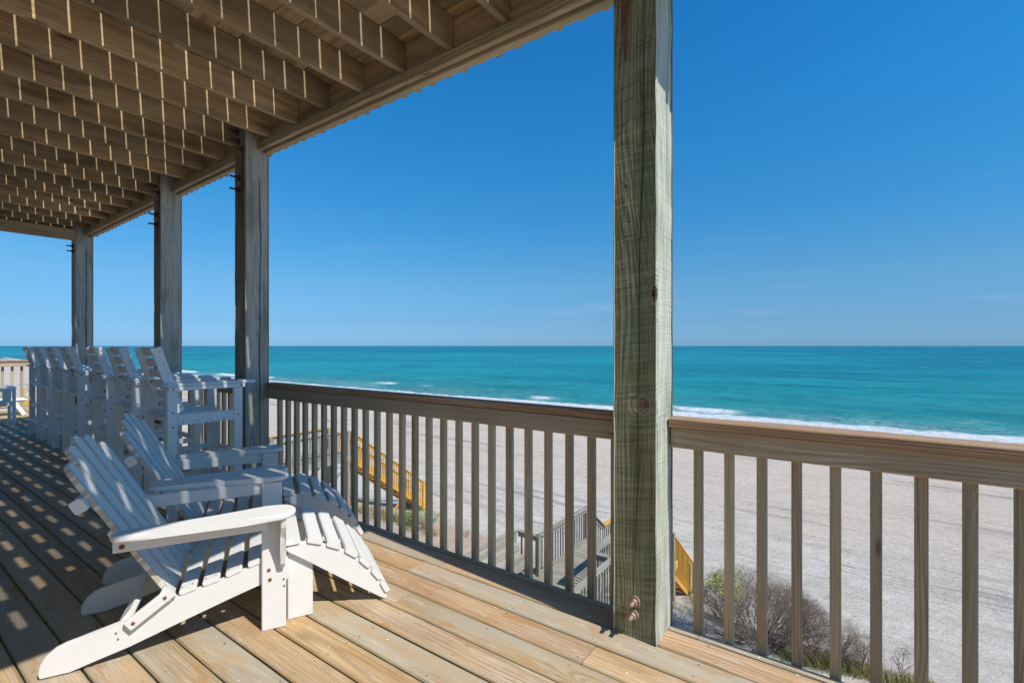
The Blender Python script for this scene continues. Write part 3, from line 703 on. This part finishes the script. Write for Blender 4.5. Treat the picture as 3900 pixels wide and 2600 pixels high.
    for nm,t0,t1,w0,w1,n0,n1 in me_l:
        p0=BP((t0+t1)/2,w0,(n0+n1)/2); p1=BP((t0+t1)/2,w1,(n0+n1)/2)
        bar(nm,p0,p1,t1-t0,n1-n0,WH,c,wd=BP(1,0)-BP(0,0),local=True,ch=.007)
    # braces at the foot of the back
    for sgn in (0,1):
        yo=-.0245 if sgn==0 else WID+.0005
        bar('back_brace',(.262,yo+.012,.136),(.402,yo+.012,.238),.044,.024,WH,c,wd=(-.6,0,.8),local=True,ch=.005)
        for p in ((.279,.148),(.380,.222)): screw(c,(p[0],-.0245 if sgn==0 else WID+.0245,p[1]),(0,-1 if sgn==0 else 1,0),.0075)
    bar('rear_crossboard',(.248,.024,.150),(.248,WID-.024,.150),.075,.022,WH,c,wd=(.62,0,.8),local=True,ch=.005)
    bar('seat_back_crossboard',(.382,-.02,.226),(.382,WID+.02,.226),.05,.02,WH,c,wd=(-.5,0,.85),local=True,ch=.005)
    box('front_crossboard',(.803,-.024,.20),(.823,WID+.024,.288),WH,c,local=True)
    return c
OB=(.8008,3.1274)
adA=make_adirondack((CH_O[0],CH_O[1],.0015),CH_A,'nearest white sloped-back deck chair, sunlit, long rear runner pointing to the lower left')
adB=make_adirondack((OB[0],OB[1],.0015),CH_A,'second white sloped-back deck chair, in shade between the sunlit chair and the bar chairs')
def make_footstool(loc,rz,label):
    c=empty('footstool',loc,rz,label=label,cat='footstool',group='white curved slatted footstools')
    WH=M['white']; W2=.455
    sp=[(.815,.320),(.822,.333),(.84,.338),(.875,.341),(.906,.338),(.94,.328),(.969,.315),(1.01,.298),(1.049,.278),(1.09,.248),(1.123,.219),(1.155,.187),(1.184,.152),(1.21,.115),(1.232,.075),(1.252,.035),(1.258,.012),(1.254,.003),(1.243,.003),(1.15,.072),(1.068,.131),(.924,.238),(.822,.308)]
    for yo in (0,W2-.022): side(sp,yo,.022,WH,'side_board',c)
    for yo in (.0235,W2-.0455): box('leg',(.822,yo,0),(.928,yo+.022,.300),WH,c,local=True)
    box('crossboard',(.840,.047,.20),(.858,W2-.047,.325),WH,c,local=True)
    for y_ in (.16,.30):
        for z_ in (.235,.285): screw(c,(.840,y_,z_),(-1,0,0),.006)
    sl=[((.812,.352),(.874,.354)),((.903,.3525),(.967,.330)),((.986,.321),(1.046,.292)),((1.067,.279),(1.120,.238)),((1.134,.224),(1.178,.176)),((1.190,.161),(1.226,.110)),((1.234,.094),(1.262,.040))]
    for a,b in sl:
        d=Vector((b[0]-a[0],0,b[1]-a[1])); nn=Vector((-d.z,0,d.x)).normalized()*(-.0015)
        m=Vector(((a[0]+b[0])/2,0,(a[1]+b[1])/2))+nn
        o=bar('slat',(m.x,-.009,m.z),(m.x,W2+.009,m.z),d.length,.023,WH,c,wd=d,local=True,ch=.006)
    return c
fA=make_footstool((CH_O[0],CH_O[1],.0015),CH_A,'sunlit white curved footstool in front of the nearest deck chair')
fB=make_footstool((OB[0]+.014,OB[1]-.008,.0015),CH_A,'shaded white curved footstool in front of the second deck chair, nearer the railing')
# ------------------------------------------------------------------ bar chairs
def make_barchair():
    c=empty('bar_chair',(0,0,0),0,label='x',cat='bar chair',group='tall white slatted bar chairs in a row along the railing')
    m=M['resin']; W3=.50; D=.492
    for yo in (0,W3-.028):
        for xo in (0,D-.062): box('leg',(xo,yo,0),(xo+.062,yo+.028,.904),m,c,local=True)
        o=-1 if yo==0 else 1; ys=yo if yo==0 else yo+.028
        a,b=(yo+.003,yo+.025)
        box('seat_rail',(.0635,a,.662),(D-.0635,b,.735),m,c,local=True)
        for x_ in (.10,.19,.275,.36): screw(c,(x_,a if yo==0 else b,.685),(0,o,0),.0045)
        y0,y1=(yo-.022,yo-.001) if yo==0 else (yo+.029,yo+.05)
        box('arm_rail',(.004,y0,.905),(D+.008,y1,.9335),m,c,local=True)
        for x_ in (.03,D-.02): screw(c,(x_,y0 if yo==0 else y1,.919),(0,o,0),.007)
        for z_ in (.755,.655): screw(c,(.034,ys,z_),(0,o,0),.0065)
        screw(c,(D-.03,ys,.70),(0,o,0),.0065)
        # arm, rounded at both ends
        yc=.032 if yo==0 else W3-.032; hw=.052
        pts=arc(.542,yc,hw,80,-80,8)+[(.25,yc-hw)]+arc(-.012,yc,.028,250,110,6)+[(.25,yc+hw)]
        pts=[(.0,yc+hw*.85)]+arc(.545,yc,hw,80,-80,8)+[(.0,yc-hw*.85)]+arc(-.005,yc,.026,250,110,5)
        inst('armrest',prism(pts,.024,M['resin_top'],.009,2,'armrest'),c,Matrix.Translation((0,0,.934)),local=True)
        for z_ in (.18,.385): box('side_rung',(.0625,yo+.004,z_),(D-.0625,yo+.024,z_+.042),m,c,local=True)
    for x_ in (.012,D-.036):
        for z_ in (.19,.395): box('footrest',(x_,.0285,z_-.002),(x_+.024,W3-.0285,z_+.038),m,c,local=True)
    # dished seat slats
    for i in range(5):
        x0=.0+i*.0865+.012; bm=bmesh.new(); n=10; T=.022; rows=[]
        for j in range(n+1):
            y=.026+(W3-.052)*j/n; dz=-.030*math.sin(math.pi*j/n)
            rows.append([bm.verts.new((x0,y,.738+dz)),bm.verts.new((x0+.080,y,.738+dz+.003)),bm.verts.new((x0+.080,y,.738+dz-T)),bm.verts.new((x0,y,.738+dz-T))])
        for a,b in zip(rows,rows[1:]):
            for q in range(4): bm.faces.new((a[q],a[(q+1)%4],b[(q+1)%4],b[q]))
        bm.faces.new(rows[0]); bm.faces.new(rows[-1][::-1])
        inst('seat_slat',mesh_from(bm,'seat_slat',m),c,Matrix(),local=True)
    # back: two stiles and six slats
    b0=Vector((.098,0,.748)); b1=Vector((-.045,0,1.205)); d=(b1-b0); dn=d.normalized(); nrm=Vector((dn.z,0,-dn.x))
    for y_ in (.064,.412):
        bar('stile',b0+Vector((0,y_+.0125,0)),b1+Vector((0,y_+.0125,0)),.064,.025,m,c,wd=nrm,local=True)
    for t_,r_ in ((.02,.0085),(.20,.0085)): screw(c,b0+dn*(t_+.02)+Vector((0,.412,0))-nrm*.01,(0,-1,0),r_)
    for k in range(6):
        p=b0+dn*(.038+k*.0815); q=nrm*.012
        bar('back_slat',p+Vector((0,.0895,0))+q,p+Vector((0,.4115,0))+q,.061,.02,m,c,wd=dn,local=True)
        screw(c,p+Vector((0,.064,0))+q,(0,-1,0),.0042)
    return c
spots=[(1.335,3.86,-2.3),(1.385,4.69,-1.5),(1.425,5.47,-1.8),(1.480,6.60,-2.2),(1.513,7.32,-1.),(1.540,8.09,-1.6),(1.565,8.81,-1.2)]
blabels=['nearest tall white bar chair, its arm reaching in front of the second post',
 'second tall white bar chair from the right, close behind the nearest one',
 'third white bar chair from the right, last one before the gap in the row',
 'white bar chair just past the gap, rust stain running down its back stile',
 'white bar chair third from the left end of the row',
 'white bar chair second from the left end of the row',
 'leftmost and farthest tall white bar chair, beside the low garden chair']
proto=make_barchair()
for i,((x,y,a),lab) in enumerate(zip(spots,blabels)):
    o=proto if i==0 else copy_tree(proto)
    o.matrix_basis=Matrix.Translation((x,y,.0015))@Matrix.Rotation(R(a),4,'Z'); o['label']=lab
    if i in (3,):
        bm=bmesh.new(); v=[bm.verts.new(p) for p in ((0,0,0),(.016,0,.0),(.014,0,-.06),(.009,0,-.085),(.006,0,-.05))]; bm.faces.new(v)
        s_=link(bpy.data.objects.new('rust_stain',mesh_from(bm,'rust_stain',M['washer']))); s_.parent=o; s_.location=(.028,.4112,.958)
# low garden chair at the left edge
gc=empty('garden_chair',(1.0,10.70,0),label='low white garden chair with square arms, cut off by the left edge of the photo',cat='chair')
m=M['resin']
for x_ in (.0,.628):
    for y_ in (0,.34):
        box('leg',(x_,y_,.0),(x_+.04,y_+.045,.556 if y_ else .575),m,gc,local=True,ch=.01)
for y_ in (0.005,.345):
    box('upper_rail',(.041,y_,.515),(.627,y_+.03,.548),m,gc,local=True); box('lower_rail',(.041,y_,.29),(.627,y_+.03,.335),m,gc,local=True)
for x_ in (.002,.63): box('armrest',(x_-.02,.047,.5565),(x_+.05,.42,.578),m,gc,local=True); box('side_rail',(x_+.004,.046,.29),(x_+.03,.339,.33),m,gc,local=True)
for i in range(5): box('seat_slat',(.042,.05+i*.065,.337),(.626,.105+i*.065,.357),m,gc,local=True)
for i in range(5): box('back_slat',(.06+i*.115,.006,.3355),(.14+i*.115,.026,.5145),m,gc,local=True)
fs=empty('low_table',(1.35,11.95,0),label='low white slatted footrest with slanted legs near the far end of the deck',cat='footrest')
for i in range(5): box('top_slat',(0,i*.085,.262),(.655,i*.085+.075,.284),m,fs,local=True,ch=.006)
for y_ in (.03,.34):
    side([(.0,.225),(.56,.225),(.655,.258),(.655,.261),(.0,.261)],y_,.022,m,'side_rail',fs)
    bar('leg',(.50,y_-.012,.225),(.62,y_-.012,.01),.06,.022,m,fs,wd=(1,0,0),local=True)
    bar('leg',(.10,y_-.012,.225),(.02,y_-.012,.01),.06,.022,m,fs,wd=(1,0,0),local=True)
box('stretcher',(.10,.12,.10),(.53,.14,.14),m,fs,local=True)
# ------------------------------------------------------------------ boardwalk in front of the house
ZD=-4.43
def fence(root,p0,p1,mat,h=.98,gap=.13,capmat=None,zb=.06,skip=0,capw=.14,side_=1):
    """a baluster fence from p0 to p1 (walking surface heights), cap, two rails, balusters"""
    p0=Vector(p0); p1=Vector(p1); d=p1-p0; L=Vector((d.x,d.y,0)).length; u=Vector((d.x,d.y,0)).normalized(); nrm=Vector((-u.y,u.x,0))*side_
    up=Vector((0,0,1))
    bar('cap_rail',p0+up*(h-.019),p1+up*(h-.019),capw,.038,capmat or mat,root,wd=nrm)
    bar('upper_rail',p0+up*(h-.10)+nrm*.0,p1+up*(h-.10),.10,.034,mat,root,wd=up)
    n=max(1,int(L/gap))
    for i in range(n):
        f=(i+.5)/n; b=p0+d*f+nrm*.036
        bar('baluster',b+up*(-.12),b+up*(h-.045),.034,.034,mat,root,wd=nrm,ch=.003)
    bar('lower_rail',p0+up*zb,p1+up*zb,.09,.034,mat,root,wd=up)
def posts_(root,pts,mat,zlow=None,hh=.94,w_=.09):
    for x,y,z in pts:
        zl=ground(x,y)-.3 if zlow is None else zlow
        box('post',(x-w_/2,y-w_/2,zl),(x+w_/2,y+w_/2,z+hh),mat,root)
bw=empty('boardwalk',(9,5.7,ZD),label='weathered grey wooden boardwalk with baluster rails leading from the house to the beach steps',cat='boardwalk')
x=3.0
while x<12.62:
    y0,y1=(4.42,7.06) if x<10.03 else (4.98,6.44)
    box('deck_board',(x+.004,y0,ZD-.036),(x+.137,y1,ZD+random.uniform(-.002,.002)),M['grey'],bw); x+=.141
for y_ in (4.6,5.7,6.85): box('joist',(3,y_,ZD-.22),(10.0,y_+.04,ZD-.038),M['grey'],bw)
for y_ in (5.0,6.38): box('joist',(10.05,y_,ZD-.22),(12.6,y_+.04,ZD-.038),M['grey'],bw)
fence(bw,(10.12,6.41,ZD),(12.64,6.41,ZD),M['grey'],h=1.0)
fence(bw,(10.08,7.0,ZD),(10.08,6.42,ZD),M['grey'],h=1.0)
fence(bw,(10.08,4.98,ZD),(12.55,4.98,ZD),M['grey'],h=.98)
fence(bw,(3.2,4.42,ZD),(10.0,4.42,ZD),M['grey'],h=.98,side_=-1)
fence(bw,(10.02,4.42,ZD),(10.02,5.02,ZD),M['grey'],h=.985,side_=-1)
fence(bw,(3.2,7.05,ZD),(8.1,7.05,ZD),M['grey'],h=.98)
posts_(bw,[(12.70,6.44,ZD),(12.62,4.98,ZD),(10.08,6.41,ZD),(9.98,7.06,ZD),(10.06,4.46,ZD),(6.5,4.46,ZD),(6.5,7.05,ZD)],M['grey'],hh=1.0)
# the bench built against the left rail
be=empty('bench',(9,6.9,ZD),label='weathered grey slatted bench with a high leaning back at the side of the boardwalk',cat='bench')
for i in range(3): box('seat_board',(7.9,6.46+i*.145,ZD+.43),(9.97,6.46+i*.145+.137,ZD+.466),M['grey'],be)
for i in range(5):
    z0=ZD+.50+i*.105; yy=6.90+i*.035
    bar('back_board',(7.9,yy,z0),(9.99,yy,z0),.098,.03,M['grey'],be,wd=(0,.32,1))
box('back_cap',(7.88,7.02,ZD+.985),(10.0,7.14,ZD+1.02),M['grey'],be)
for x_ in (8.0,9.9):
    bar('leg',(x_,6.50,ZD+.0),(x_,6.62,ZD+.428),.09,.034,M['grey'],be,wd=(0,1,0))
    bar('back_post',(x_,6.84,ZD+.0),(x_,7.08,ZD+.98),.09,.034,M['grey'],be,wd=(0,1,0))
box('apron',(7.9,6.465,ZD+.35),(9.97,6.497,ZD+.428),M['grey'],be)
# steps down to the lower landing and on to the beach
def stairs(root,x0,x1,y0,y1,z0,z1,mat,railmat,left=True,right=True,h=.95,capmat=None,posts=True):
    """flight that descends along +x from (x0,z0) to (x1,z1)"""
    n=max(2,int(round((z0-z1)/.18)))
    for i in range(n):
        xa=x0+(x1-x0)*i/n; z=z0-(z0-z1)*(i+1)/n
        box('tread',(xa,y0+.04,z-.036),(xa+(x1-x0)/n+.03,y1-.04,z),mat,root)
    for y_ in (y0,y1):
        bar('stringer',(x0,y_,z0-.13),(x1,y_,z1-.08),.26,.038,mat,root,wd=(0,0,1))
    for ok,y_,sd in ((left,y1,1),(right,y0,-1)):
        if ok: fence(root,(x0,y_,z0),(x1,y_,z1+.05),railmat,h=h,capmat=capmat,side_=sd,zb=.02)
sg=empty('boardwalk_steps',(12.7,5.7,-5.3),label='short grey flight of steps from the boardwalk down to the landing',cat='steps')
stairs(sg,12.75,13.75,5.0,6.41,ZD,-5.25,M['grey'],M['grey'])
ys2=empty('beach_stairs',(14.5,5.4,-5.3),label='new yellow pine landing and stairs right behind the nearest post, leading down to the sand',cat='stairs')
x=13.78
while x<14.85: box('deck_board',(x,4.5,-5.286),(x+.135,6.44,-5.25),M['yellow'],ys2); x+=.141
fence(ys2,(13.80,6.41,-5.25),(14.9,6.41,-5.25),M['grey'],h=.96,capmat=M['yellow'])
fence(ys2,(13.80,4.54,-5.25),(14.35,4.54,-5.25),M['yellow'],h=.9,side_=-1)
box('landing_beam',(13.8,4.47,-5.5),(14.9,4.51,-5.288),M['yellow'],ys2)
stairs(ys2,14.40,17.05,4.54,5.9,-5.25,-7.32,M['yellow'],M['yellow'],h=1.0)
for x_,y_,zt in ((16.25,4.50,-5.85),(14.38,4.46,-4.28),(14.9,6.45,-4.28),(13.8,4.46,-4.28),(17.0,5.95,-6.4)):
    box('post',(x_-.06,y_-.06,ground(x_,y_)-.3),(x_+.06,y_+.06,zt),M['post'],ys2)
bar('cross_brace',(15.9,4.47,-7.1),(16.9,4.47,-6.85),.12,.035,M['yellow'],ys2,wd=(0,0,1))
# ------------------------------------------------------------------ next door's walk and stairs
nb=empty('neighbour_boardwalk',(11,19,-3.6),label="grey boardwalk with baluster rails seen low behind the second post, leading to yellow stairs",cat='boardwalk')
NY=18.3; NZ=-3.60
x=2.0
while x<13.3: box('deck_board',(x,NY-.02,NZ-.036),(x+.135,NY+1.45,NZ),M['grey'],nb); x+=.141
box('rim_joist',(2,NY-.06,NZ-.26),(13.3,NY-.022,NZ-.01),M['grey'],nb)
fence(nb,(2.0,NY,NZ),(13.25,NY,NZ),M['grey'],h=1.08,gap=.15,side_=-1)
fence(nb,(2.0,NY+1.42,NZ),(13.25,NY+1.42,NZ),M['grey'],h=1.08,gap=.15,capmat=M['yellow'])
posts_(nb,[(x_,NY+d,NZ) for x_ in (4.5,7.5,10.5,13.2) for d in (-.0,1.42)],M['grey'],hh=1.05,w_=.12)
for d in (-.08,1.5): bar('cross_brace',(10.6,NY+d,-6.0),(13.1,NY+d,-4.0),.12,.035,M['grey'],nb,wd=(0,0,1))
bar('cross_brace',(10.6,NY-.12,-4.0),(13.1,NY-.12,-6.2),.12,.035,M['grey'],nb,wd=(0,0,1))
ns=empty('beach_stairs',(14,19,-4),label='bright yellow pine staircase going down to the sand, seen through the middle of the railing',cat='stairs')
stairs(ns,13.35,18.1,NY,NY+1.42,NZ,-7.15,M['yellow'],M['yellow'],h=1.05)
for x_,y_ in ((13.38,NY-.05),(13.38,NY+1.48),(15.4,NY-.05),(15.4,NY+1.48),(17.7,NY-.05)):
    zt=NZ-(x_-13.35)/4.75*3.55+1.0
    box('post',(x_-.06,y_-.06,ground(x_,y_)-.3),(x_+.06,y_+.06,zt),M['yellow'] if x_<14 or x_>17 else M['grey'],ns)
bar('cross_brace',(15.45,NY-.09,-6.9),(16.6,NY-.09,-6.0),.12,.035,M['yellow'],ns,wd=(0,0,1))
# far walk and sand fence beyond the end rail
fw=empty('far_boardwalk',(14,78,-5),label='distant yellow and grey boardwalk beyond the far end rail at the left edge',cat='boardwalk')
def farfence(y,x0,x1,zt,zb,m1,m2,xsplit):
    bm={}
    for x_,mm in ((x,m1 if x<xsplit else m2) for x in [x0+.2*i for i in range(int((x1-x0)/.2))]):
        box('baluster',(x_,y,zb),(x_+.08,y+.05,zt-.05),mm,fw)
    box('cap_rail',(x0,y-.05,zt-.09),(x1,y+.12,zt),m2,fw); box('rim_board',(x0,y-.02,zb-.45),(x1,y+.02,zb+.05),m2 if True else m1,fw)
farfence(62,5.,12.5,-4.1,-5.2,M['grey'],M['yellow'],10.6)
farfence(64,5.,17,-3.6,-4.0,M['yellow'],M['yellow'],8)
for i in range(13):
    x_=11+i*.9+random.uniform(-.2,.2); y_=70+random.uniform(-2,4)
    q=box('fence_post',(x_,y_,ground(x_,y_)-.3),(x_+.28,y_+.28,-4.0+random.uniform(-.4,1.4)),M['yellow' if i%2 else 'rail'],None)
    tag(q,'slender wooden pile among those standing on the distant beach beyond the far end rail','pile',group='piles on the distant beach')
# ------------------------------------------------------------------ bushes, grasses
def tube(bm,p0,p1,r0,r1):
    d=(p1-p0); 
    if d.length<1e-4: return
    d.normalize(); a=d.orthogonal().normalized(); b=d.cross(a)
    c0=[bm.verts.new(p0+(a*math.cos(t)+b*math.sin(t))*r0) for t in (0,2.094,4.189)]
    c1=[bm.verts.new(p1+(a*math.cos(t)+b*math.sin(t))*r1) for t in (0,2.094,4.189)]
    for i in range(3): bm.faces.new((c0[i],c0[(i+1)%3],c1[(i+1)%3],c1[i]))
def grow(bm,p,d,L,r,depth,rr,env,tips,curl=.55):
    nseg=3
    for s in range(nseg):
        d=(d+Vector((rr.uniform(-1,1),rr.uniform(-1,1),rr.uniform(-.6,.9)))*curl*.45).normalized()
        q=p+d*(L/nseg); 
        if not env(q): 
            d=(d*.3+Vector((rr.uniform(-1,1),rr.uniform(-1,1),rr.uniform(-.8,.1)))).normalized(); q=p+d*(L/nseg)*.6
        tube(bm,p,q,r,r*.82); r*=.82; p=q
        if depth>0:
            for _ in range(1 if rr.random()<.55 else 2):
                dd=(d+Vector((rr.uniform(-1,1),rr.uniform(-1,1),rr.uniform(-.5,.8)))*.95).normalized()
                grow(bm,p.copy(),dd,L*rr.uniform(.55,.78),r*.62,depth-1,rr,env,tips,curl)
    tips.append(p)
def bush(name,x,y,rx,ry,h,stems,depth,label,cat,mat='twig',r=.018,seed=1,leaves=None,leafn=0,curl=.6,spread=.25,group=None,L0=None):
    z=ground(x,y)-.03; rr=random.Random(seed); bm=bmesh.new(); tips=[]
    def env(q):
        a=(q.x-x)/rx; b=(q.y-y)/ry; c=(q.z-z)/h
        return a*a+b*b+max(0,c)**2.4<1.0+.12*noise.noise(q*2.2) and c>-.02
    for i in range(stems):
        a=rr.uniform(0,6.283); k=rr.random()**.5*spread
        p=Vector((x+math.cos(a)*rx*k,y+math.sin(a)*ry*k,z))
        d=Vector((math.cos(a)*rx,math.sin(a)*ry,h*rr.uniform(.5,1.3))).normalized()
        grow(bm,p,d,(L0 or h*.62)*rr.uniform(.8,1.1),r*rr.uniform(.7,1.1),depth,rr,env,tips,curl)
    root=empty(name,(x,y,z),label=label,cat=cat,group=group)
    inst('twigs',mesh_from(bm,'twigs',M[mat]),root,Matrix())
    if leaves:
        bm=bmesh.new(); cand=[t for t in tips if leaves[1](t)]
        rr.shuffle(cand)
        for t in cand[:leafn] if cand else []:
            for _ in range(5):
                c=t+Vector((rr.gauss(0,.035),rr.gauss(0,.035),rr.gauss(0,.03)))
                a=Vector((rr.uniform(-1,1),rr.uniform(-1,1),rr.uniform(-.3,1))).normalized(); b=a.orthogonal().normalized()
                s=rr.uniform(.014,.03)
                bm.faces.new([bm.verts.new(c-a*s),bm.verts.new(c+b*s*.5),bm.verts.new(c+a*s),bm.verts.new(c-b*s*.5)])
        inst('leaves',mesh_from(bm,'leaves',M[leaves[0]]),root,Matrix())
    return root
bush('bush',12.7,1.95,1.3,1.75,1.74,58,4,'large grey tangled leafless bush with yellow-green leaves on top, behind the right railing','bush',seed=3,leaves=('leaf',lambda t:(t.z>-4.62 and 2.25<t.y<2.95 and t.x<12.9) or (t.z>-5.0 and 3.0<t.y<3.7 and t.x<12.5 and abs(noise.noise(t*3))>.2)),leafn=330)
bush('bush',12.85,.65,.85,.8,1.15,14,4,'lower grey leafless bush hugging the right side of the large one','bush',seed=5,r=.014)
bush('bush',13.1,-.05,.45,.48,1.1,7,4,'upright dark-twigged small bush standing alone between two balusters','bush',seed=8,r=.012,curl=.35)
bush('bush',13.25,-.80,.30,.30,.8,4,3,'thin sparse twiggy bush, the farthest right of the leafless bushes','bush',seed=9,r=.010,curl=.35)
bush('bush',12.4,4.15,.55,.45,.95,9,3,'small reddish-brown tangled bush at the foot of the yellow stairs by the nearest post','bush',mat='twig_red',seed=12,r=.012)
bush('bush',13.4,13.85,.8,1.05,.75,22,3,'low brown shrub with green leaves on the dune, left of the boardwalk','bush',mat='twig_red',seed=14,r=.012,leaves=('green_leaf',lambda t:t.y>13.75 or t.z>-5.55),leafn=520)
bush('bush',14.3,12.35,.28,.28,.42,5,2,'small dry brown shrub on the dune edge beside the green-leaved one','bush',mat='twig_red',seed=15,r=.010)
bush('bush',9.5,42.0,2.5,2.5,1.3,14,3,'green shrub far off beyond the low garden chair','bush',mat='twig',seed=21,r=.03,leaves=('green_leaf',lambda t:True),leafn=900)
def tufts(name,pts,n,h,mat,seed):
    rr=random.Random(seed); bm=bmesh.new()
    for cx,cy,rad,k in pts:
        for _ in range(int(n*k)):
            x=cx+rr.gauss(0,rad); y=cy+rr.gauss(0,rad); z=ground(x,y)-.02; L=h*rr.uniform(.4,1.1)
            a=rr.uniform(0,6.28); lean=rr.uniform(.1,.8)*L; wdt=.006
            dx,dy=math.cos(a),math.sin(a); px,py=-dy*wdt,dx*wdt
            p0=[(x-px,y-py,z),(x+px,y+py,z)]; m=(x+dx*lean*.35,y+dy*lean*.35,z+L*.65); t=(x+dx*lean,y+dy*lean,z+L)
            v=[bm.verts.new(q) for q in (p0[0],p0[1],(m[0]+px*.7,m[1]+py*.7,m[2]),(m[0]-px*.7,m[1]-py*.7,m[2]),t)]
            bm.faces.new((v[0],v[1],v[2],v[3])); bm.faces.new((v[3],v[2],v[4]))
    o=link(bpy.data.objects.new(name,mesh_from(bm,name,M[mat]))); tag(o,kind='stuff'); return o
tufts('dune_grass',[(12.55,.75,.18,1.5),(12.65,.45,.18,1.7),(12.75,.1,.16,1),(12.85,-.25,.17,1),(12.9,-.7,.2,1),(13.0,-1.2,.25,1),(12.4,1.1,.12,.4)],700,.26,'grass',3)
tufts('dune_grass',[(13.3,16.2,.28,1),(13.2,15.3,.22,1),(13.4,14.6,.2,.8),(13.2,17.3,.25,.6),(13.0,13.0,.15,.3),(11.6,10.8,.12,.15)],420,.36,'grass',5)
tufts('green_ground_cover',[(12.45,1.25,.14,1),(12.5,.6,.12,.8)],500,.12,'green_leaf',6)
